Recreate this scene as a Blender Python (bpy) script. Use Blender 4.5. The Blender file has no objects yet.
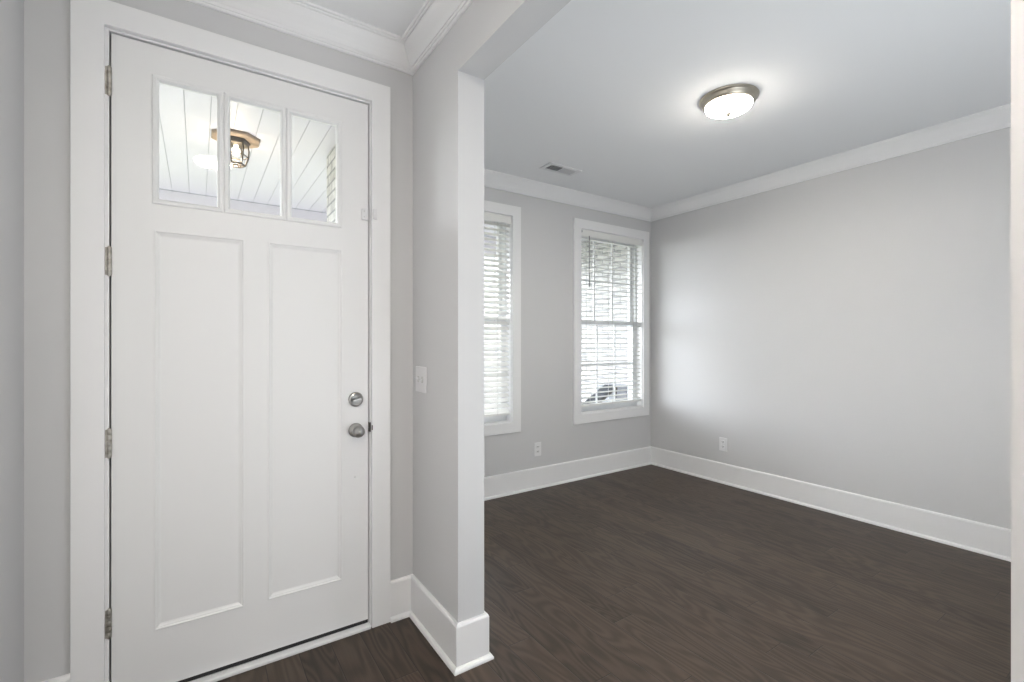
import bpy, bmesh, math, random
from mathutils import Vector, Matrix
random.seed(4)
S = bpy.context.scene
C = S.collection

# ---------------------------------------------------------------- camera
cd = bpy.data.cameras.new('camera'); cam = bpy.data.objects.new('camera', cd); C.objects.link(cam)
cam.location = (0, 0, 1.324); cam.rotation_euler = (math.radians(90), 0, math.radians(-33.8))
cd.sensor_width = 36; cd.lens = 36 * 469.5 / 1024; cd.clip_start = 0.03
cd.shift_y = 0.5 / 1024
S.camera = cam

# ---------------------------------------------------------------- light and exposure
S.view_settings.view_transform = 'Standard'; S.view_settings.look = 'None'
S.view_settings.exposure = 0.0; S.view_settings.gamma = 1; S.view_settings.use_curve_mapping = False

w = bpy.data.worlds.new('sky'); S.world = w; w.use_nodes = True
wn = w.node_tree; bg = wn.nodes['Background']
sky = wn.nodes.new('ShaderNodeTexSky'); sky.sky_type = 'NISHITA'; sky.sun_disc = False
sky.sun_elevation = math.radians(40); sky.sun_rotation = math.radians(150); sky.air_density = 1.0; sky.dust_density = 3.0; sky.ozone_density = 1.0
hs = wn.nodes.new('ShaderNodeHueSaturation'); hs.inputs['Saturation'].default_value = 0.2
wn.links.new(sky.outputs[0], hs.inputs['Color']); wn.links.new(hs.outputs[0], bg.inputs['Color'])
bg.inputs['Strength'].default_value = 1.65

def light(name, kind, loc, rot, energy, color=(1, 1, 1), **kw):
    l = bpy.data.lights.new(name, kind); l.energy = energy; l.color = color
    for k, v in kw.items(): setattr(l, k, v)
    o = bpy.data.objects.new(name, l); C.objects.link(o); o.location = loc; o.rotation_euler = rot
    return o
def aim(o, d): o.rotation_euler = Vector(d).to_track_quat('-Z', 'Y').to_euler()

sun = light('hazy_sun', 'SUN', (-3, 8, 6), (0, 0, 0), 7.6, (0.95, 0.98, 1.0), angle=math.radians(38))
aim(sun, (1.0, -1.35, -0.16))
# added fill light before the hall's closed end wall, behind the camera
hall = light('hall_end_fill', 'AREA', (0.2, -3.1, 1.2), (0, 0, 0), 14, (1.0, 0.985, 0.965), shape='RECTANGLE', size=1.1, size_y=2.3)
aim(hall, (0.03, 1, 0.03))
# added fill panel flush on the hall's solid left wall, out of view
side = light('hall_side_fill', 'AREA', (-0.455, 0.95, 1.20), (0, 0, 0), 8.0, (1.0, 0.985, 0.97), shape='RECTANGLE', size=0.9, size_y=1.8)
aim(side, (1, 0, 0))
# unseen fill added by the dining room's solid back wall, aimed upwards
din = light('dining_fill', 'AREA', (1.95, -0.40, 0.95), (0, 0, 0), 42, (0.88, 0.95, 1.0), shape='RECTANGLE', size=1.6, size_y=1.9)
aim(din, (0, 1, 1.0))

# ---------------------------------------------------------------- materials
def mat(name, col, rough=0.5, metal=0.0, spec=0.5):
    m = bpy.data.materials.new(name); m.use_nodes = True
    b = m.node_tree.nodes['Principled BSDF']
    b.inputs['Base Color'].default_value = (*col, 1); b.inputs['Roughness'].default_value = rough
    b.inputs['Metallic'].default_value = metal; b.inputs['Specular IOR Level'].default_value = spec
    return m
def N(m, t, **kw):
    n = m.node_tree.nodes.new(t)
    for k, v in kw.items(): setattr(n, k, v)
    return n
def L(m, a, b): m.node_tree.links.new(a, b)
def bump_noise(m, scale, strength, dist=0.001, stretch=None):
    tc = N(m, 'ShaderNodeTexCoord'); no = N(m, 'ShaderNodeTexNoise'); no.inputs['Scale'].default_value = scale; no.inputs['Detail'].default_value = 3
    src = tc.outputs['Object']
    if stretch:
        mp = N(m, 'ShaderNodeMapping'); mp.inputs['Scale'].default_value = stretch; L(m, src, mp.inputs[0]); src = mp.outputs[0]
    L(m, src, no.inputs['Vector'])
    bp = N(m, 'ShaderNodeBump'); bp.inputs['Strength'].default_value = strength; bp.inputs['Distance'].default_value = dist
    L(m, no.outputs['Fac'], bp.inputs['Height']); L(m, bp.outputs[0], m.node_tree.nodes['Principled BSDF'].inputs['Normal'])
    return m
def mottle(m, scale, a, b):
    tc = N(m, 'ShaderNodeTexCoord'); no = N(m, 'ShaderNodeTexNoise'); no.inputs['Scale'].default_value = scale; no.inputs['Detail'].default_value = 4
    L(m, tc.outputs['Object'], no.inputs['Vector'])
    r = N(m, 'ShaderNodeValToRGB'); r.color_ramp.elements[0].color = (*a, 1); r.color_ramp.elements[1].color = (*b, 1)
    r.color_ramp.elements[0].position = .3; r.color_ramp.elements[1].position = .7
    L(m, no.outputs['Fac'], r.inputs[0]); L(m, r.outputs[0], m.node_tree.nodes['Principled BSDF'].inputs['Base Color'])
    return m

M = {}
M['wall'] = bump_noise(mat('grey_wall_paint', (0.615, 0.615, 0.622), 0.55, spec=0.35), 260, 0.12)
M['ceiling'] = bump_noise(mat('flat_ceiling_paint', (0.88, 0.885, 0.895), 0.85, spec=0.2), 180, 0.12)
M['trim'] = bump_noise(mat('white_trim_paint', (0.84, 0.84, 0.845), 0.32, spec=0.5), 60, 0.05)
M['door'] = bump_noise(mat('white_door_paint', (0.80, 0.80, 0.802), 0.38), 40, 0.12, 0.0008, (9, 9, 0.6))
M['nickel'] = bump_noise(mat('satin_nickel', (0.36, 0.355, 0.345), 0.33, 1.0), 300, 0.05)
M['pan'] = bump_noise(mat('brushed_nickel_pan', (0.55, 0.50, 0.42), 0.38, 1.0), 200, 0.05)
M['agednickel'] = mottle(mat('aged_nickel', (0.4, 0.38, 0.34), 0.4, 0.9), 60, (0.30, 0.28, 0.24), (0.55, 0.53, 0.49))
M['finial'] = mat('darkened_finial', (0.02, 0.019, 0.017), 0.9, spec=0.02)  # colour darkened to near black to cancel the bowl's glow on it
M['brass_strike'] = mat('dark_latch_metal', (0.12, 0.11, 0.10), 0.45, 0.8)
M['black'] = mat('black_rubber', (0.02, 0.02, 0.02), 0.7)
M['plastic'] = bump_noise(mat('white_plastic', (0.78, 0.78, 0.79), 0.35), 90, 0.02)
M['dark'] = mat('dark_slot', (0.03, 0.03, 0.03), 0.8)
M['duct'] = mat('dark_duct_metal', (0.06, 0.065, 0.07), 0.6, 0.3)
M['blind'] = bump_noise(mat('white_blind_slat', (0.82, 0.82, 0.80), 0.45), 50, 0.04)
M['cord'] = mat('pale_cord', (0.6, 0.6, 0.58), 0.8)
M['wand'] = mat('clear_grey_wand', (0.22, 0.22, 0.22), 0.3)
M['vinyl'] = mat('white_vinyl', (0.74, 0.75, 0.76), 0.4)
M['soffit'] = bump_noise(mat('white_soffit_board', (0.73, 0.705, 0.75), 0.5), 60, 0.03)
M['iron'] = mat('weathered_bronze', (0.10, 0.085, 0.07), 0.5, 0.7)
M['wood'] = mottle(mat('tan_wood_block', (0.35, 0.24, 0.15), 0.6), 20, (0.22, 0.16, 0.115), (0.34, 0.26, 0.19))
M['concrete'] = mottle(mat('porch_concrete', (0.5, 0.5, 0.48), 0.9), 5, (0.58, 0.57, 0.56), (0.66, 0.65, 0.64))
M['grass'] = mottle(mat('lawn_grass', (0.1, 0.2, 0.05), 0.95), 8, (0.16, 0.18, 0.10), (0.26, 0.28, 0.18))
M['roof'] = mottle(mat('roof_shingle', (0.1, 0.1, 0.1), 0.95), 30, (0.06, 0.06, 0.06), (0.14, 0.13, 0.13))
M['charcoal'] = bump_noise(mat('charcoal_sling_fabric', (0.03, 0.034, 0.042), 0.8), 300, 0.1)
M['utility'] = mat('grey_painted_steel', (0.36, 0.38, 0.42), 0.5)
M['downspout'] = mat('grey_downspout', (0.42, 0.43, 0.46), 0.5)

m = bpy.data.materials.new('window_glass'); m.use_nodes = True; nt = m.node_tree; nt.nodes.clear()
o_ = nt.nodes.new('ShaderNodeOutputMaterial'); tr = nt.nodes.new('ShaderNodeBsdfTransparent'); gl = nt.nodes.new('ShaderNodeBsdfGlossy')
mx = nt.nodes.new('ShaderNodeMixShader'); lw_ = nt.nodes.new('ShaderNodeLayerWeight'); lw_.inputs[0].default_value = 0.5; pw = nt.nodes.new('ShaderNodeMath'); pw.operation = 'POWER'; pw.inputs[1].default_value = 4; fr = nt.nodes.new('ShaderNodeMath'); fr.operation = 'MULTIPLY_ADD'; fr.inputs[1].default_value = 0.5; fr.inputs[2].default_value = 0.022; nt.links.new(lw_.outputs['Facing'], pw.inputs[0]); nt.links.new(pw.outputs[0], fr.inputs[0])
tr.inputs[0].default_value = (0.94, 0.95, 0.96, 1); gl.inputs['Roughness'].default_value = 0.02
nt.links.new(fr.outputs[0], mx.inputs[0]); nt.links.new(tr.outputs[0], mx.inputs[1]); nt.links.new(gl.outputs[0], mx.inputs[2]); nt.links.new(mx.outputs[0], o_.inputs[0])
M['glass'] = m

m = mat('alabaster_bowl_glass', (0.9, 0.87, 0.8), 0.35); b = m.node_tree.nodes['Principled BSDF']
b.inputs['Emission Color'].default_value = (1.0, 0.93, 0.83, 1); b.inputs['Emission Strength'].default_value = 7.0
tc = N(m, 'ShaderNodeTexCoord'); no = N(m, 'ShaderNodeTexNoise'); no.inputs['Scale'].default_value = 9; no.inputs['Detail'].default_value = 5; no.inputs['Distortion'].default_value = 1.5
mr = N(m, 'ShaderNodeMapRange'); mr.inputs['To Min'].default_value = 0.8; mr.inputs['To Max'].default_value = 1.2
L(m, tc.outputs['Object'], no.inputs['Vector']); L(m, no.outputs['Fac'], mr.inputs['Value']); sz = N(m, 'ShaderNodeSeparateXYZ'); L(m, tc.outputs['Object'], sz.inputs[0])
mz = N(m, 'ShaderNodeMapRange'); mz.inputs['From Min'].default_value = -.050; mz.inputs['From Max'].default_value = -.085; mz.inputs['To Min'].default_value = 26; mz.inputs['To Max'].default_value = 245   # bulbs behind the middle of the bowl
L(m, sz.outputs['Z'], mz.inputs['Value'])
mm = N(m, 'ShaderNodeMath', operation='MULTIPLY'); L(m, mr.outputs[0], mm.inputs[0]); L(m, mz.outputs[0], mm.inputs[1])
L(m, mm.outputs[0], b.inputs['Emission Strength'])
M['bowl'] = m
m = mat('glowing_bulb', (1, .9, .75), 0.3); b = m.node_tree.nodes['Principled BSDF']
b.inputs['Emission Color'].default_value = (1.0, 0.80, 0.55, 1); b.inputs['Emission Strength'].default_value = 9.0
M['bulb'] = m

# brick in the plane normal to X or Y
def brick(name, plane, c1, c2, mortar):
    m = mat(name, c1, 0.9, spec=0.2); b = m.node_tree.nodes['Principled BSDF']
    g = N(m, 'ShaderNodeNewGeometry'); sp = N(m, 'ShaderNodeSeparateXYZ'); cb = N(m, 'ShaderNodeCombineXYZ')
    L(m, g.outputs['Position'], sp.inputs[0]); L(m, sp.outputs['Y' if plane == 'X' else 'X'], cb.inputs['X']); L(m, sp.outputs['Z'], cb.inputs['Y'])
    br = N(m, 'ShaderNodeTexBrick'); br.inputs['Scale'].default_value = 1; br.inputs['Brick Width'].default_value = 0.203
    br.inputs['Row Height'].default_value = 0.072; br.inputs['Mortar Size'].default_value = 0.009; br.inputs['Mortar Smooth'].default_value = 0.2
    br.inputs['Color1'].default_value = (*c1, 1); br.inputs['Color2'].default_value = (*c2, 1); br.inputs['Mortar'].default_value = (*mortar, 1)
    L(m, cb.outputs[0], br.inputs['Vector'])
    no = N(m, 'ShaderNodeTexNoise'); no.inputs['Scale'].default_value = 14; no.inputs['Detail'].default_value = 5; L(m, g.outputs['Position'], no.inputs['Vector'])
    mi = N(m, 'ShaderNodeMix', data_type='RGBA', blend_type='MULTIPLY'); mi.inputs[0].default_value = 0.5
    rr = N(m, 'ShaderNodeValToRGB'); rr.color_ramp.elements[0].color = (.55, .55, .57, 1); rr.color_ramp.elements[0].position = .35; rr.color_ramp.elements[1].position = .6
    L(m, no.outputs['Fac'], rr.inputs[0]); L(m, br.outputs['Color'], mi.inputs[6]); L(m, rr.outputs[0], mi.inputs[7]); L(m, mi.outputs[2], b.inputs['Base Color'])
    bp = N(m, 'ShaderNodeBump'); bp.inputs['Distance'].default_value = 0.006; bp.invert = True; L(m, br.outputs['Fac'], bp.inputs['Height']); L(m, bp.outputs[0], b.inputs['Normal'])
    return m
M['brickX'] = brick('pale_brick_side', 'X', (0.66, 0.65, 0.64), (0.56, 0.55, 0.545), (0.36, 0.36, 0.365))
M['brickY'] = brick('pale_brick_front', 'Y', (0.66, 0.65, 0.64), (0.56, 0.55, 0.545), (0.36, 0.36, 0.365))

# dark oak strip floor: boards along Y, 127 mm wide
def wood_floor():
    m = mat('dark_oak_boards', (0.08, 0.06, 0.05), 0.42, spec=0.35); b = m.node_tree.nodes['Principled BSDF']
    g = N(m, 'ShaderNodeNewGeometry'); sp = N(m, 'ShaderNodeSeparateXYZ'); L(m, g.outputs['Position'], sp.inputs[0])
    def ma(op, a, c=None, d=None):
        n = N(m, 'ShaderNodeMath', operation=op)
        for i, v in enumerate((a, c, d)):
            if v is None: continue
            if isinstance(v, (int, float)): n.inputs[i].default_value = v
            else: L(m, v, n.inputs[i])
        return n.outputs[0]
    xs = ma('DIVIDE', ma('SUBTRACT', sp.outputs['X'], 0.229), 0.127)
    row = ma('FLOOR', xs); fx = ma('FRACT', xs)
    wn1 = N(m, 'ShaderNodeTexWhiteNoise', noise_dimensions='1D'); L(m, row, wn1.inputs['W'])
    ys = ma('DIVIDE', ma('ADD', sp.outputs['Y'], ma('MULTIPLY', wn1.outputs['Value'], 5.0)), 1.15)
    pl = ma('FLOOR', ys); fy = ma('FRACT', ys)
    cb = N(m, 'ShaderNodeCombineXYZ'); L(m, row, cb.inputs[0]); L(m, pl, cb.inputs[1])
    wn2 = N(m, 'ShaderNodeTexWhiteNoise', noise_dimensions='3D'); L(m, cb.outputs[0], wn2.inputs['Vector'])
    # grain coordinates, shifted for every board
    off = N(m, 'ShaderNodeVectorMath', operation='SCALE'); L(m, wn2.outputs['Color'], off.inputs[0]); off.inputs['Scale'].default_value = 30
    add = N(m, 'ShaderNodeVectorMath', operation='ADD'); L(m, g.outputs['Position'], add.inputs[0]); L(m, off.outputs[0], add.inputs[1])
    mp = N(m, 'ShaderNodeMapping'); mp.inputs['Scale'].default_value = (1.0, 0.16, 1); L(m, add.outputs[0], mp.inputs[0])
    n0 = N(m, 'ShaderNodeTexNoise'); n0.inputs['Scale'].default_value = 6; n0.inputs['Detail'].default_value = 2; L(m, mp.outputs[0], n0.inputs['Vector'])
    rings = ma('SINE', ma('MULTIPLY', n0.outputs['Fac'], 95.0))          # cathedral figure
    rings = ma('MULTIPLY_ADD', rings, 0.5, 0.5)
    mp2 = N(m, 'ShaderNodeMapping'); mp2.inputs['Scale'].default_value = (1.0, 0.03, 1); L(m, add.outputs[0], mp2.inputs[0])
    n1 = N(m, 'ShaderNodeTexNoise'); n1.inputs['Scale'].default_value = 220; n1.inputs['Detail'].default_value = 3; L(m, mp2.outputs[0], n1.inputs['Vector'])
    fine = ma('MULTIPLY', n1.outputs['Fac'], 0.9)
    v = ma('ADD', ma('MULTIPLY', rings, 0.34), ma('MULTIPLY', fine, 0.5))
    v = ma('ADD', v, ma('MULTIPLY', wn2.outputs['Value'], 0.32))
    r = N(m, 'ShaderNodeValToRGB'); e = r.color_ramp.elements
    e[0].position = 0.12; e[0].color = (0.016, 0.0112, 0.0078, 1); e[1].position = 0.92; e[1].color = (0.090, 0.064, 0.046, 1)
    L(m, v, r.inputs[0])
    ex = ma('MINIMUM', fx, ma('SUBTRACT', 1.0, fx)); ey = ma('MULTIPLY', ma('MINIMUM', fy, ma('SUBTRACT', 1.0, fy)), 9.05)
    edge = ma('MINIMUM', ex, ey)
    gap = N(m, 'ShaderNodeMapRange'); gap.inputs['From Min'].default_value = 0.006; gap.inputs['From Max'].default_value = 0.018; L(m, edge, gap.inputs['Value'])
    mi = N(m, 'ShaderNodeMix', data_type='RGBA'); mi.inputs[6].default_value = (0.020, 0.015, 0.013, 1); L(m, gap.outputs[0], mi.inputs[0]); L(m, r.outputs[0], mi.inputs[7])
    L(m, mi.outputs[2], b.inputs['Base Color'])
    hsum = ma('ADD', ma('MULTIPLY', fine, 0.30), ma('MULTIPLY', rings, 0.16)); hsum = ma('ADD', hsum, gap.outputs[0])
    bp = N(m, 'ShaderNodeBump'); bp.inputs['Distance'].default_value = 0.0012; bp.inputs['Strength'].default_value = 0.55
    L(m, hsum, bp.inputs['Height']); L(m, bp.outputs[0], b.inputs['Normal'])
    rg = N(m, 'ShaderNodeMapRange'); rg.inputs['To Min'].default_value = 0.36; rg.inputs['To Max'].default_value = 0.52; L(m, n1.outputs['Fac'], rg.inputs['Value']); L(m, rg.outputs[0], b.inputs['Roughness'])
    return m
M['floor'] = wood_floor()

# ---------------------------------------------------------------- helpers
def obj(name, bm, m, parent=None, smooth=False, kind=None, label=None, cat=None, group=None):
    bmesh.ops.remove_doubles(bm, verts=bm.verts[:], dist=1e-5)
    bmesh.ops.recalc_face_normals(bm, faces=bm.faces[:])
    me = bpy.data.meshes.new(name); bm.to_mesh(me); bm.free()
    o = bpy.data.objects.new(name, me); C.objects.link(o); me.materials.append(M[m] if isinstance(m, str) else m)
    if smooth:
        for p in me.polygons: p.use_smooth = True
        try: me.set_sharp_from_angle(angle=math.radians(40))
        except Exception: pass
    if parent: o.parent = parent; o.matrix_parent_inverse = Matrix.Translation(-parent.location) if parent.type == 'EMPTY' and parent.get('shift') else Matrix()
    if kind: o['kind'] = kind
    if label: o['label'] = label
    if cat: o['category'] = cat
    if group: o['group'] = group
    return o
def thing(name, loc, label, cat, group=None, rz=0, kind=None):
    o = bpy.data.objects.new(name, None); C.objects.link(o); o.location = loc; o.rotation_euler = (0, 0, rz); o.empty_display_size = .1
    if label: o['label'] = label
    if cat: o['category'] = cat
    if group: o['group'] = group
    if kind: o['kind'] = kind
    return o
def NB(): return bmesh.new()
def box(bm, x0, x1, y0, y1, z0, z1, bev=0):
    r = bmesh.ops.create_cube(bm, size=1, matrix=Matrix.Translation(((x0+x1)/2, (y0+y1)/2, (z0+z1)/2)) @ Matrix.Diagonal((abs(x1-x0), abs(y1-y0), abs(z1-z0), 1)))
    if bev:
        vs = set(r['verts']); es = [e for e in bm.edges if e.verts[0] in vs and e.verts[1] in vs]
        bmesh.ops.bevel(bm, geom=es, offset=bev, segments=2, affect='EDGES', profile=.5)
    return bm
def B(*a, **k): return box(NB(), *a, **k)
def grid(bm, u0, u1, v0, v1, holes, t0, t1, plane='Y'):
    """board with rectangular holes; plane Y: u=x, v=z, t=y; plane X: u=y, v=z, t=x; plane Z: u=x, v=y, t=z"""
    us = sorted({u0, u1, *[h[0] for h in holes], *[h[1] for h in holes]}); vs = sorted({v0, v1, *[h[2] for h in holes], *[h[3] for h in holes]})
    us = [u for u in us if u0 <= u <= u1]; vs = [v for v in vs if v0 <= v <= v1]
    P = {'Y': lambda u, v, t: (u, t, v), 'X': lambda u, v, t: (t, u, v), 'Z': lambda u, v, t: (u, v, t)}[plane]
    def solid(i, j):
        if i < 0 or j < 0 or i >= len(us)-1 or j >= len(vs)-1: return False
        cu, cv = (us[i]+us[i+1])/2, (vs[j]+vs[j+1])/2
        return not any(h[0] < cu < h[1] and h[2] < cv < h[3] for h in holes)
    cache = {}
    def V(u, v, t):
        k = (round(u, 6), round(v, 6), round(t, 6))
        if k not in cache: cache[k] = bm.verts.new(P(u, v, t))
        return cache[k]
    def F(*p):
        try: bm.faces.new([V(*q) for q in p])
        except ValueError: pass
    for i in range(len(us)-1):
        for j in range(len(vs)-1):
            if not solid(i, j): continue
            a, b_, c, d = us[i], us[i+1], vs[j], vs[j+1]
            for t in (t0, t1): F((a, c, t), (b_, c, t), (b_, d, t), (a, d, t))
            if not solid(i-1, j): F((a, c, t0), (a, d, t0), (a, d, t1), (a, c, t1))
            if not solid(i+1, j): F((b_, c, t0), (b_, d, t0), (b_, d, t1), (b_, c, t1))
            if not solid(i, j-1): F((a, c, t0), (b_, c, t0), (b_, c, t1), (a, c, t1))
            if not solid(i, j+1): F((a, d, t0), (b_, d, t0), (b_, d, t1), (a, d, t1))
    return bm
def ring(bm, u0, u1, v0, v1, prof, plane='Y', cap=True):
    """concentric moulding: prof = [(inset, t)...]"""
    P = {'Y': lambda u, v, t: (u, t, v), 'X': lambda u, v, t: (t, u, v)}[plane]
    rows = [[bm.verts.new(P(a, b_, t)) for a, b_ in ((u0+i, v0+i), (u1-i, v0+i), (u1-i, v1-i), (u0+i, v1-i))] for i, t in prof]
    for r0, r1 in zip(rows, rows[1:]):
        for k in range(4): bm.faces.new([r0[k], r0[(k+1) % 4], r1[(k+1) % 4], r1[k]])
    if cap: bm.faces.new(rows[-1])
    return bm
def lathe(bm, prof, n=40, mtx=None):
    rows = []
    for r, z in prof:
        rows.append([bm.verts.new((r*math.cos(2*math.pi*k/n), r*math.sin(2*math.pi*k/n), z)) for k in range(n)] if r > 1e-6 else [bm.verts.new((0, 0, z))])
    for a, b_ in zip(rows, rows[1:]):
        for k in range(n):
            q = [a[k % len(a)], a[(k+1) % len(a)], b_[(k+1) % len(b_)], b_[k % len(b_)]]
            q2 = []
            for v in q:
                if v not in q2: q2.append(v)
            if len(q2) > 2: bm.faces.new(q2)
    if mtx: bmesh.ops.transform(bm, matrix=mtx, verts=[v for r in rows for v in r])
    return bm
def tube(bm, p, q, r, n=10):
    p, q = Vector(p), Vector(q); d = q-p
    bmesh.ops.create_cone(bm, cap_ends=True, segments=n, radius1=r, radius2=r, depth=d.length,
        matrix=Matrix.Translation((p+q)/2) @ d.to_track_quat('Z', 'Y').to_matrix().to_4x4())
    return bm
def run(name_list, pts, prof, m='trim', closed=False, kind='structure', ends=None):
    """mitred moulding along pts, interior on the LEFT of travel; prof = closed outline of (offset from wall, z). One object per segment."""
    n = len(pts); out = []
    segs = n if closed else n-1
    def nor(i):
        a, b_ = Vector(pts[i % n]), Vector(pts[(i+1) % n]); d = (b_-a).normalized(); return Vector((-d.y, d.x))
    for s in range(segs):
        if name_list[s] is None: continue
        a, b_ = Vector(pts[s]), Vector(pts[(s+1) % n]); n0 = nor(s)
        def off(pt, other):
            if other is None: return n0
            k = n0+other; return k / (1+n0.dot(other))
        na = off(a, nor(s-1) if (closed or s > 0) else None); nb = off(b_, nor(s+1) if (closed or s < segs-1) else None)
        bm = NB()
        ra = [bm.verts.new((a.x+na.x*o, a.y+na.y*o, z)) for o, z in prof]; rb = [bm.verts.new((b_.x+nb.x*o, b_.y+nb.y*o, z)) for o, z in prof]
        for k in range(len(prof)):
            j = (k+1) % len(prof); bm.faces.new([ra[k], ra[j], rb[j], rb[k]])
        bm.faces.new(ra); bm.faces.new(rb[::-1])
        out.append(obj(name_list[s], bm, m, kind=kind))
    return out

# ---------------------------------------------------------------- room shell
H = 2.735
XL, XH, XD, XR = -0.476, 0.875, 0.997, 4.089      # hall left wall, hall right wall, dining left wall, dining right wall
YD, YW, YB = 2.18, 3.40, -0.62                   # door wall, window wall, dining back wall
OY0, OY1, OZ = 0.1458, 1.699, 2.42                # cased opening
ZS = 2.68                                        # porch ceiling
DX0, DX1, DZ = -0.262, 0.664, 2.430              # door slab opening
WX = [(3.065, 3.960), (1.385, 2.275)]            # window openings
WZ0, WZ1 = 0.618, 2.418
obj('floor', B(XL-.15, XR+.15, -3.3, YW+.02, -.12, 0), 'floor', kind='structure')
obj('ceiling', B(XL-.15, XR+.15, -3.3, YW+.2, H, H+.15), 'ceiling', kind='structure')
obj('wall_left', B(XL-.13, XL, -3.3, YD+.15, 0, H), 'wall', kind='structure')
obj('wall_hall_end', B(XL, XH, -3.3, -3.18, 0, H), 'wall', kind='structure')
obj('wall_entry', grid(NB(), XL, XH, 0, H, [(DX0-.02, DX1+.02, -.01, DZ+.02)], YD, YD+.15), 'wall', kind='structure')
obj('wall_middle', grid(NB(), -3.2, YW, 0, H, [(OY0, OY1, -.01, OZ)], XH, XD, 'X'), 'wall', kind='structure')
obj('wall_front', grid(NB(), XD, XR+.1, 0, H, [(a, b, WZ0, WZ1) for a, b in WX], YW, YW+.12), 'wall', kind='structure')
obj('wall_right', B(XR, XR+.15, YB-.1, YW, 0, H), 'wall', kind='structure')
obj('wall_back', B(XD, XR, YB-.12, YB, 0, H), 'wall', kind='structure')
# brick veneer outside
obj('wall_porch', grid(NB(), XL-1.6, XH-.09, -.15, 2.9, [(DX0-.04, DX1+.04, -.2, DZ+.04)], YD+.15, YD+.24), 'brickY', kind='structure')
obj('wall_porch_side', B(XH-.09, XD-.002, YD+.15, YW+.21, -.15, 2.9), 'brickX', kind='structure')
obj('wall_front_outside', grid(NB(), XD, XR+.2, -.15, 2.9, [(a-.01, b+.01, WZ0-.01, WZ1+.01) for a, b in WX], YW+.12, YW+.21), 'brickY', kind='structure')
obj('wall_garage', B(4.32, 4.45, YW+.21, 9.5, -.15, 3.0), 'brickX', kind='structure')

# mouldings
bp = [(0, 0), (.030, 0), (.030, .008), (.026, .015), (.0175, .020), (.0155, .020), (.0155, .176), (.012, .184), (.007, .187), (0, .187)]
run(['baseboard_left'], [(XL, YD), (XL, -3.18)], bp)
run(['baseboard_entry'], [(DX0-.096, YD), (XL, YD)], bp)
run([None, 'baseboard_middle', 'baseboard_opening', 'baseboard_partition', 'baseboard_front', 'baseboard_right', 'baseboard_back'][::-1] and
    ['baseboard_back', 'baseboard_right', 'baseboard_front', 'baseboard_partition', 'baseboard_opening', 'baseboard_middle', 'baseboard_entry_right'],
    [(XD, YB), (XR, YB), (XR, YW), (XD, YW), (XD, OY1), (XH, OY1), (XH, YD), (DX1+.092, YD)], bp)
run(['baseboard_hall', 'baseboard_jamb', 'baseboard_dining'], [(XH, -3.2), (XH, OY0), (XD, OY0), (XD, YB)], bp)
cp = [(0, H), (.090, H), (.090, H-.008), (.087, H-.011), (.082, H-.011), (.082, H-.015), (.079, H-.019), (.075, H-.019), (.073, H-.017), (.071, H-.024), (.060, H-.040), (.046, H-.056), (.034, H-.072), (.025, H-.087), (.022, H-.091), (.018, H-.089), (.016, H-.096), (.0155, H-.100), (.011, H-.100), (.011, H-.105), (.008, H-.110), (0, H-.110)]
run(['trim_1', 'trim_2', 'trim_3'], [(XH, -3.2), (XH, YD), (XL, YD), (XL, -3.2)], cp)
run(['trim_4', 'trim_5', 'trim_6', 'trim_7'], [(XD, YB), (XR, YB), (XR, YW), (XD, YW)], cp, closed=True)

# ---------------------------------------------------------------- front door
dr = thing('door_1', ((DX0+DX1)/2, YD, 0), None, None, kind='structure'); dr['shift'] = 1
dr['label'] = 'white front door with three glass panes above two tall recessed panels'
YF = YD+.010
bpy.context.view_layer.update()
DP = [(-.136, .158, .247, 1.739), (.242, .543, .247, 1.739)]
GP = [(-.120, .064, 1.857, 2.295), (.109, .291, 1.857, 2.295), (.334, .518, 1.857, 2.295)]
x0, x1, z0, z1 = DX0+.006, DX1-.004, .032, DZ-.005
bm = grid(NB(), x0, x1, z0, z1, DP+[(a-.016, b+.016, c-.016, d+.016) for a, b, c, d in GP], YF, YF+.044)
obj('slab', bm, 'door', dr)
for (a, b, c, d) in DP:
    obj('recessed_panel', ring(NB(), a, b, c, d, [(0, YF+.03), (0, YF-.0025), (.004, YF-.0035), (.007, YF-.002), (.008, YF+.001), (.012, YF+.002), (.018, YF+.006), (.022, YF+.0075), (.034, YF+.0075)]), 'door', dr)
for (a, b, c, d) in GP:
    e = .021
    obj('glazing_frame', ring(NB(), a-e, b+e, c-e, d+e, [(.006, YF+.010), (0, YF+.002), (0, YF-.003), (.003, YF-.006), (.013, YF-.007), (.018, YF-.003), (.021, YF+.006), (.021, YF+.016), (.006, YF+.016)], cap=False), 'door', dr)
    obj('glass_pane', B(a-.010, b+.010, YF+.0165, YF+.021, c-.010, d+.010), 'glass', dr)
# frame: jamb, stop, casing, threshold
jx = .020
bm = grid(NB(), DX0-jx, DX1+jx, 0, DZ+jx, [(DX0, DX1, -.01, DZ)], YD+.002, YD+.15)
grid(bm, DX0-.001, DX1+.001, 0, DZ+.001, [(DX0+.012, DX1-.012, -.01, DZ-.012)], YF+.047, YF+.075)
obj('door_frame', bm, 'trim', dr)
obj('weatherstrip', grid(NB(), DX0+.0005, DX1-.0005, .028, DZ-.0005, [(DX0+.010, DX1-.010, 0, DZ-.010)], YF+.036+.009, YF+.0475), 'black', dr)
obj('door_sweep', B(DX0+.004, DX1-.004, YF+.006, YF+.040, .0135, .031), 'black', dr)
bm = NB(); box(bm, DX0-.0, DX1+.0, YD-.024, YD+.012, 0, .016, .004); box(bm, DX0, DX1, YD+.012, YD+.24, 0, .013)
obj('threshold', bm, 'trim', dr)
ci = .005
bm = grid(NB(), DX0-.010-.088, DX1+ci+.087, 0, DZ+.007+.087, [(DX0-.010, DX1+ci, -.01, DZ+.007)], YD-.020, YD+.002)
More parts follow.
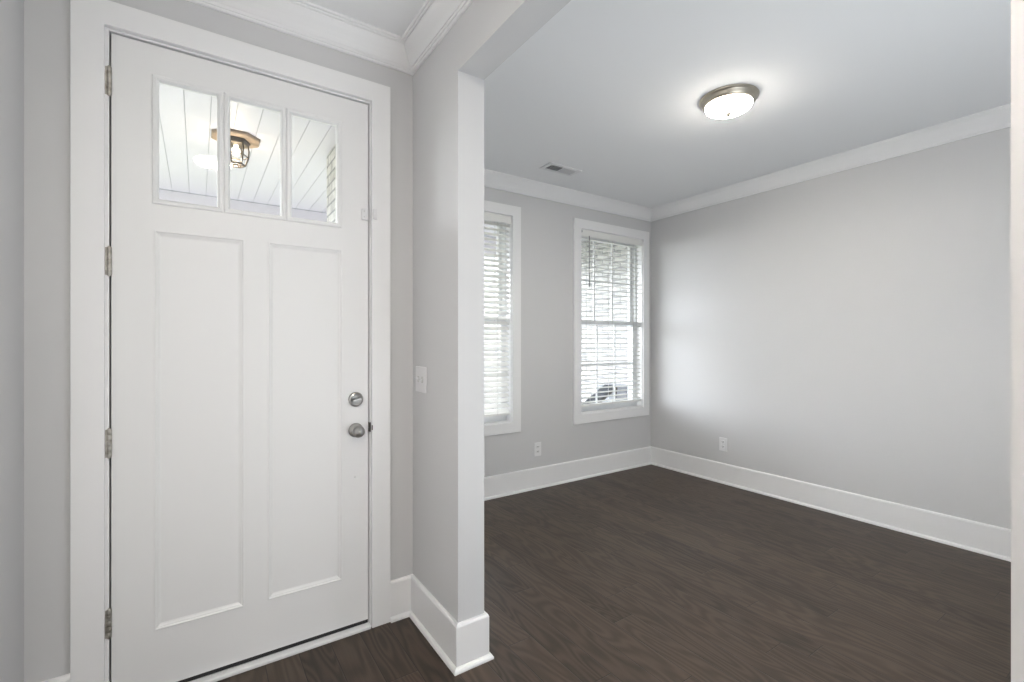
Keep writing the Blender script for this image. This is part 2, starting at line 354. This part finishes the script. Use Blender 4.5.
o = obj('trim_8', bm, 'trim', kind='structure')
def bevel(o, wdt=.0015, seg=2):
    md = o.modifiers.new('bevel', 'BEVEL'); md.width = wdt; md.segments = seg; md.limit_method = 'ANGLE'; md.angle_limit = math.radians(50)
bevel(o)
# hinges
for zc in (2.249, 1.609, .962, .322):
    bm = NB(); hx, hy = DX0+.001, YF-.009
    for k in range(5): lathe(bm, [(0, 0), (.0066, 0), (.0072, .001), (.0072, .0188), (.0066, .0198), (0, .0198)], 16, Matrix.Translation((hx, hy, zc-.050+k*.0201)))
    lathe(bm, [(0, -.004), (.004, -.003), (.005, 0), (.005, .1), (.004, .104), (0, .105)], 12, Matrix.Translation((hx, hy, zc-.050)))
    h = obj('hinge', bm, 'agednickel', dr, smooth=True)
    obj('hinge_leaf', B(hx-.0150, hx-.003, YF-.012, YF-.0085, zc-.049, zc+.049), 'agednickel', h)
# knob and deadbolt: axis towards -Y
def axisY(x, y, z): return Matrix.Translation((x, y, z)) @ Matrix.Rotation(math.radians(90), 4, 'X')
kb = obj('door_knob', lathe(NB(), [(0, 0), (.032, 0), (.0325, .004), (.030, .008), (.020, .011), (.013, .016), (.0115, .026), (.014, .032), (.022, .036), (.0262, .044), (.027, .052), (.025, .060), (.018, .066), (.010, .0685), (0, .069)], 48, axisY(.602, YF, .918)), 'nickel', dr, smooth=True)
obj('lock_button', lathe(NB(), [(0, .068), (.006, .068), (.006, .0715), (.004, .0725), (0, .0725)], 20, axisY(.602, YF, .918)), 'agednickel', kb, smooth=True)
db = obj('deadbolt', lathe(NB(), [(0, 0), (.033, 0), (.0335, .006), (.031, .012), (.026, .0145), (.024, .0135), (0, .0135)], 48, axisY(.602, YF, 1.059)), 'nickel', dr, smooth=True)
bm = NB(); lathe(bm, [(0, .013), (.010, .013), (.009, .020), (0, .020)], 24, axisY(.602, YF, 1.059))
t = NB(); box(t, -.019, .019, -.005, .005, .018, .032, .002); bmesh.ops.transform(t, matrix=axisY(.602, YF, 1.059) @ Matrix.Rotation(math.radians(12), 4, 'Z'), verts=t.verts[:])
me = bpy.data.meshes.new('tmp'); t.to_mesh(me); t.free(); bm.from_mesh(me); bpy.data.meshes.remove(me)
obj('thumb_turn', bm, 'nickel', db)
obj('peg', lathe(NB(), [(0, 0), (.005, 0), (.005, .002), (.003, .004), (0, .004)], 16, axisY(.602, YF, .702)), 'door', dr, smooth=True)
bm = NB(); box(bm, DX1-.0025, DX1+.006, YD-.0005, YF+.006, .905, .948); box(bm, DX1+.003, DX1+.008, YD-.0212, YD-.0195, .915, .938)
obj('strike_plate', bm, 'brass_strike', dr)
# alarm contact on door and casing
ct = thing('alarm_contact', (.642, YF, 1.885), 'small white alarm contact on the edge of the front door beside the panes', 'sensor', 'door alarm contact pair')
bm = B(-.014, .016, -.014, 0, 0, .052, .003); obj('sensor_case', bm, 'plastic', ct)
for z in (.014, .040): obj('screw', lathe(NB(), [(0, 0), (.0028, 0), (.0022, .001), (0, .001)], 12, axisY(-.004, -.014, z)), 'cord', ct)
ct2 = thing('alarm_contact', (DX1+.017, YD-.020, 1.888), 'narrow white alarm magnet on the door casing beside the door edge', 'sensor', 'door alarm contact pair')
obj('sensor_case', B(-.009, .009, -.012, 0, 0, .048, .003), 'plastic', ct2)

# ---------------------------------------------------------------- windows and blinds
def window(n, x0, x1, label):
    wd = thing('window_%d' % n, ((x0+x1)/2, YW, WZ0), None, None, kind='structure'); wd['shift'] = 1; wd['label'] = label
    bpy.context.view_layer.update()
    z0, z1 = WZ0, WZ1
    y0 = YW-.018
    c = obj('casing', grid(NB(), x0-.085, x1+.085, z0-.085, z1+.085, [(x0+.004, x1-.004, z0+.004, z1-.004)], y0, YW+.001), 'trim', wd); bevel(c)
    obj('jamb', grid(NB(), x0, x1, z0, z1, [(x0+.012, x1-.012, z0+.012, z1-.012)], YW, YW+.20), 'trim', wd)
    a, b, s, t = x0+.012, x1-.012, z0+.012, z1-.012; zm = (s+t)/2
    obj('window_frame', grid(NB(), a, b, s, t, [(a+.016, b-.016, s+.016, t-.016)], YW+.075, YW+.17), 'vinyl', wd)
    a += .016; b -= .016; s += .016; t -= .016
    for nm, (p, q), yy in (('lower_sash', (s, zm+.020), YW+.085), ('upper_sash', (zm-.020, t), YW+.122)):
        sh = obj(nm, grid(NB(), a, b, p, q, [(a+.034, b-.034, p+.034, q-.034)], yy, yy+.034), 'vinyl', wd)
        bm = NB(); wx = (b-a-.068)/3
        for k in (1, 2): box(bm, a+.034+wx*k-.009, a+.034+wx*k+.009, yy+.011, yy+.023, p+.03, q-.03)
        box(bm, a+.03, b-.03, yy+.0115, yy+.0225, (p+q)/2-.009, (p+q)/2+.009)
        obj('muntins', bm, 'vinyl', sh)
        obj('glass_pane', B(a+.030, b-.030, yy+.015, yy+.019, p+.030, q-.030), 'glass', sh)
    return wd
window(1, *WX[0], 'window nearest the dining room corner, looking out on pale brick')
window(2, *WX[1], 'window half hidden behind the partition end')
def blind(x0, x1, tilt, label, wand=True):
    bl = thing('window_blind', ((x0+x1)/2, YW+.036, WZ1-.006), label, 'window blind', 'horizontal window blinds')
    hw = (x1-x0)/2-.010; D = WZ1-.006-(WZ0+.006)
    bm = B(-hw, hw, -.026, .026, -.048, 0); obj('headrail', bm, 'blind', bl)
    v = obj('valance', B(-hw-.004, hw+.004, -.036, -.028, -.066, -.002, .002), 'blind', bl)
    if wand: obj('bracket_screw', lathe(NB(), [(0, 0), (.013, 0), (.012, .003), (0, .004)], 20, axisY(-hw+.012, -.036, -.020)), 'downspout', v)
    n = int((D-.115)/.0445); bm = NB()
    rot = Matrix.Rotation(tilt, 4, 'X')
    zb = -D+.072
    for k in range(n):
        z = -.078 - k*(zb+.03+.078)/-(n-1) if False else -.080 + (zb+.030+.080)*k/(n-1)
        jit = random.uniform(-.006, .006)
        prof = [(-.025, 0), (-.0125, .0022), (0, .003), (.0125, .0022), (.025, 0)]
        rows = []
        for dy, dz in prof:
            for th in (0, -.0028):
                p = rot @ Vector((0, dy, dz+th)); rows.append((p.y, p.z))
        L0 = [bm.verts.new((-hw+.004, y, z+zz)) for y, zz in rows]; R0 = [bm.verts.new((hw-.004, y, z+zz+jit*.2)) for y, zz in rows]
        order = [0, 2, 4, 6, 8, 9, 7, 5, 3, 1]
        for i in range(10):
            p, q = order[i], order[(i+1) % 10]; bm.faces.new([L0[p], L0[q], R0[q], R0[p]])
        for i in range(0, 8, 2):
            bm.faces.new([L0[i], L0[i+1], L0[i+3], L0[i+2]]); bm.faces.new([R0[i], R0[i+1], R0[i+3], R0[i+2]])
    obj('slats', bm, 'blind', bl)
    obj('bottom_rail', B(-hw+.002, hw-.002, -.026, .026, zb-.010, zb+.010, .003), 'blind', bl)
    for fx in (-.62, 0, .62) if False else (-hw+.13, 0, hw-.13):
        bm = NB()
        for dy in (-.0275, .0275): box(bm, fx-.0022, fx+.0022, dy-.0006, dy+.0006, zb, -.05)
        obj('ladder_cord', bm, 'cord', bl)
    if wand:
        bm = NB(); tube(bm, (-hw+.108, -.040, -.055), (-hw+.108, -.040, -.54), .0042, 8)
        lathe(bm, [(0, -.555), (.006, -.552), (.0055, -.53), (0, -.528)], 10, Matrix.Translation((-hw+.108, -.040, 0)))
        obj('tilt_wand', bm, 'wand', bl)
    return bl
blind(*WX[0], math.radians(5), 'white blind with open slats and grey wand in the corner window')
blind(*WX[1], math.radians(38), 'white blind with slats tilted nearly shut in the half hidden window', wand=False)

# ---------------------------------------------------------------- flush ceiling light
def flush_light(loc, label, cat='ceiling light'):
    lt = thing('ceiling_light', loc, label, cat)
    obj('metal_pan', lathe(NB(), [(0, 0), (.158, 0), (.160, -.004), (.157, -.011), (.152, -.013), (.148, -.017), (.145, -.027), (.138, -.036), (.131, -.041), (.127, -.041), (.127, -.034), (0, -.028)], 64), 'pan', lt, smooth=True)
    pr = [(.126, -.036), (.1265, -.045)] + [(.1265*math.cos(a), -.045-.042*math.sin(a)) for a in [math.radians(d) for d in range(8, 90, 8)]] + [(0, -.087)]
    obj('glass_bowl', lathe(NB(), pr, 64), 'bowl', lt, smooth=True)
    obj('finial', lathe(NB(), [(0, -.080), (.015, -.083), (.0155, -.091), (.011, -.097), (.010, -.103), (.006, -.108), (0, -.109)], 24), 'finial', lt, smooth=True)
    return lt
flush_light((2.561, 1.566, H), 'lit round flush mount ceiling light with frosted bowl and nickel rim')



flush_light((0.10, 0.18, H), 'lit flush mount ceiling light of the entry hall, before the front door')

# ceiling vent
vt = thing('ceiling_vent', (2.47, 2.972, H), 'small white rectangular air vent on the ceiling before the windows', 'vent')
obj('vent_frame', grid(NB(), -.165, .165, -.075, .075, [(-.130, -.004, -.045, .045), (.004, .130, -.045, .045)], -.006, 0, 'Z'), 'plastic', vt)
obj('duct', B(-.134, .134, -.049, .049, -.0015, -.0005), 'duct', vt)
for s, til in ((-1, -24), (1, 62)):
    bm = NB()
    for k in range(9):
        xx = s*(.012+k*.0138)
        t = Matrix.Translation((xx, 0, -.006)) @ Matrix.Rotation(math.radians(til), 4, 'Y')
        r = bmesh.ops.create_cube(bm, size=1, matrix=t @ Matrix.Diagonal((.0125, .09, .0012, 1)))
    obj('louvres', bm, 'plastic', vt)

# outlets and switch
def outlet(loc, rz, label):
    t = thing('wall_outlet', loc, label, 'outlet', 'wall outlets', rz)
    obj('cover_plate', B(-.039, .039, -.006, 0, -.062, .062, .0025), 'plastic', t)
    for dz in (-.021, .021):
        r = obj('receptacle', B(-.017, .017, -.0085, -.005, dz-.014, dz+.014, .003), 'plastic', t)
        bm = NB()
        for dx in (-.007, .007): box(bm, dx-.0018, dx+.0018, -.0092, -.0084, dz-.001, dz+.008)
        lathe(bm, [(0, 0), (.0026, 0), (.0026, .0006), (0, .0006)], 12, axisY(0, -.0085, dz-.007))
        obj('slots', bm, 'dark', r)
    obj('screw', lathe(NB(), [(0, 0), (.003, 0), (.002, .0012), (0, .0012)], 12, axisY(0, -.006, 0)), 'cord', t, smooth=True)
outlet((2.553, YW, .351), 0, 'white duplex outlet between the two windows on the front wall')
outlet((XR, 2.551, .362), math.radians(-90), 'white duplex outlet low on the long right wall')
sw = thing('light_switch', (XH, 2.071, 1.146), 'white double toggle light switch on the hall wall beside the front door', 'light switch', rz=math.radians(-90))
obj('cover_plate', B(-.061, .061, -.006, 0, -.060, .060, .0025), 'plastic', sw)
for dx, up in ((-.023, 1), (.023, -1)):
    bm = NB(); t = NB(); box(t, -.0045, .0045, -.017, 0, -.0045, .0045, .0015)
    bmesh.ops.transform(t, matrix=Matrix.Translation((dx, -.004, 0)) @ Matrix.Rotation(math.radians(-28*up), 4, 'X'), verts=t.verts[:])
    tg = obj('toggle', t, 'plastic', sw); bm.free()
    obj('toggle_collar', grid(NB(), dx-.008, dx+.008, -.014, .014, [(dx-.005, dx+.005, -.011, .011)], -.0075, -.0055), 'cord', sw)

# ---------------------------------------------------------------- outside
obj('porch_floor', B(-3, 4.32, YD+.24, 5.6, -.15, -.03), 'concrete', kind='structure')
obj('ground', B(-40, 50, -20, 60, -.35, -.15), 'grass', kind='structure')
# porch ceiling boards along Y, 127 mm apart, with grooves
bm = NB(); x = -2.73-.0
X0, Y0, Y1 = -.190-.127*20, YD+.24, 5.2
k = 0
while X0+k*.127 < 4.3:
    xa = X0+k*.127; xb = min(xa+.127, 4.318)
    box(bm, xa+.0016, xb-.0016, YW+.212, Y1, ZS, ZS+.012)
    if xa+.0025 < XH-.091: box(bm, xa+.0016, min(xb-.0016, XH-.091), Y0, YW+.212, ZS, ZS+.012)
    k += 1
obj('porch_ceiling', bm, 'soffit', kind='structure')
bm = NB(); box(bm, -2.9, XH-.09, Y0, Y1, ZS+.006, ZS+.03); box(bm, XH-.09, 4.318, YW+.215, Y1, ZS+.006, ZS+.03)
obj('porch_ceiling_backing', bm, 'downspout', kind='structure')
obj('trim_9', B(-2.9, 4.318, Y1, Y1+.16, ZS-.24, ZS+.03), 'soffit', kind='structure')
bm = NB(); k = 0
while X0+k*.127 < 4.2: box(bm, X0+k*.127-.006, X0+k*.127+.006, Y1-.012, Y1-.001, ZS-.010, ZS); k += 1
box(bm, -2.9, 4.318, Y1-.004, Y1, ZS-.006, ZS)
obj('trim_10', bm, 'downspout', kind='structure')
obj('porch_roof', grid(NB(), -3.3, 4.9, YD+.2, 5.7, [], 2.9, 3.0, 'Z'), 'roof', kind='structure')
for xx in (-2.7,):
    pc = thing('porch_column', (xx, 5.28, -.03), 'white square porch column', 'column')
    obj('shaft', B(-.09, .09, -.09, .09, .12, 2.34), 'soffit', pc); obj('plinth', B(-.13, .13, -.13, .13, 0, .12, .005), 'soffit', pc); obj('capital', B(-.12, .12, -.12, .12, 2.34, 2.47, .005), 'soffit', pc)

# porch lantern
pl = thing('porch_lantern', (.212, 3.62, ZS), 'bronze caged glass lantern on the porch ceiling seen through the door panes', 'porch light')
bm = NB()
for k in range(8):
    a = math.radians(45*k+22.5)
mt = Matrix.Rotation(math.radians(22.5), 4, 'Z')
obj('mounting_block', lathe(NB(), [(0, 0), (.150, 0), (.150, -.012), (.142, -.018), (.085, -.020), (0, -.020)], 8, mt), 'wood', pl)
obj('canopy', lathe(NB(), [(0, -.018), (.082, -.018), (.086, -.026), (.080, -.036), (.072, -.046), (0, -.046)], 6), 'iron', pl)
zz = [(.070, -.044), (.076, -.08), (.072, -.12), (.055, -.178)]
bm = NB()
for k in range(6):
    a = math.radians(60*k); pts = [(r*math.cos(a), r*math.sin(a), z) for r, z in zz]
    for p, q in zip(pts, pts[1:]): tube(bm, p, q, .0045, 8)
for r, z in ((.072, -.12), (.055, -.178)):
    for k in range(6):
        a, b2 = math.radians(60*k), math.radians(60*k+60)
        tube(bm, (r*math.cos(a), r*math.sin(a), z), (r*math.cos(b2), r*math.sin(b2), z), .004 if z > -.15 else .005, 8)
        if z < -.15: tube(bm, (r*math.cos(a), r*math.sin(a), z), (0, 0, z), .003, 6)
obj('cage', bm, 'iron', pl)
obj('lantern_glass', lathe(NB(), [(r-.006, z) for r, z in zz], 6), 'glass', pl)
obj('bulb', lathe(NB(), [(0, -.046), (.012, -.048), (.013, -.062), (.021, -.078), (.025, -.094), (.021, -.110), (.012, -.117), (0, -.119)], 20), 'bulb', pl, smooth=True)
light('porch_lantern_glow', 'POINT', (.212, 3.62, ZS-.150), (0, 0, 0), 3.5, (1.0, .78, .52), shadow_soft_size=.03)

# downspout, utility box, lounge chair outside the corner window
ds = thing('downspout', (4.27, 3.80, -.15), 'grey downspout on the pale brick seen through the corner window', 'downspout')
obj('pipe', B(-.045, .045, -.035, .035, .08, 2.82, .008), 'downspout', ds)
for z in (.5, 1.9): obj('strap', B(-.048, .048, -.040, .040, z, z+.03, .002), 'utility', ds)
ub = thing('utility_box', (4.15, 3.985, -.03), 'grey steel utility box against the brick behind the patio chair', 'utility box')
obj('cabinet', B(-.16, .165, -.13, .13, 0, .80, .01), 'utility', ub); obj('lid', B(-.175, .168, -.14, .14, .80, .83, .008), 'utility', ub)
obj('louvres', grid(NB(), -.11, .11, .55, .72, [], -.137, -.131, 'Y'), 'downspout', ub)
pc = thing('patio_chair', (3.72, 3.86, -.03), 'charcoal sling patio chair with reclined back outside the corner window', 'patio chair')
def slab2(p, q, w2, th):
    bm = NB(); p, q = Vector(p), Vector(q); d = (q-p); n = Vector((0, 1, 0)); u = d.normalized().cross(n)
    vs = []
    for e in (p, q):
        for sw_ in (-w2, w2):
            for s in (-th/2, th/2): vs.append(bm.verts.new(e+n*sw_+u*s))
    for f in ((0, 1, 3, 2), (4, 5, 7, 6), (0, 1, 5, 4), (2, 3, 7, 6), (0, 2, 6, 4), (1, 3, 7, 5)): bm.faces.new([vs[i] for i in f])
    return bm
obj('seat', slab2((-.78, 0, .40), (-.36, 0, .36), .09, .03), 'charcoal', pc)
obj('backrest', slab2((-.34, 0, .52), (.235, 0, .84), .09, .03), 'charcoal', pc)
obj('back_lower', slab2((-.40, 0, .37), (-.34, 0, .52), .09, .03), 'charcoal', pc)
for sx, sy in ((-.74, -.09), (-.74, .09), (.10, -.09), (.10, .09)):
    bm = NB(); tube(bm, (sx, sy, 0), (sx*.97, sy, .37), .012, 8); obj('leg', bm, 'iron', pc)
for sy in (-.10, .10):
    bm = NB(); tube(bm, (-.76, sy, .395), (.10, sy, .34), .011, 8); tube(bm, (.10, sy, 0.33), (.225, sy, .83), .011, 8); tube(bm, (-.34, sy, .51), (.225, sy, .83), .011, 8); tube(bm, (-.1, sy, .35), (.15, sy, .60), .009, 8)
    obj('side_rail', bm, 'iron', pc)
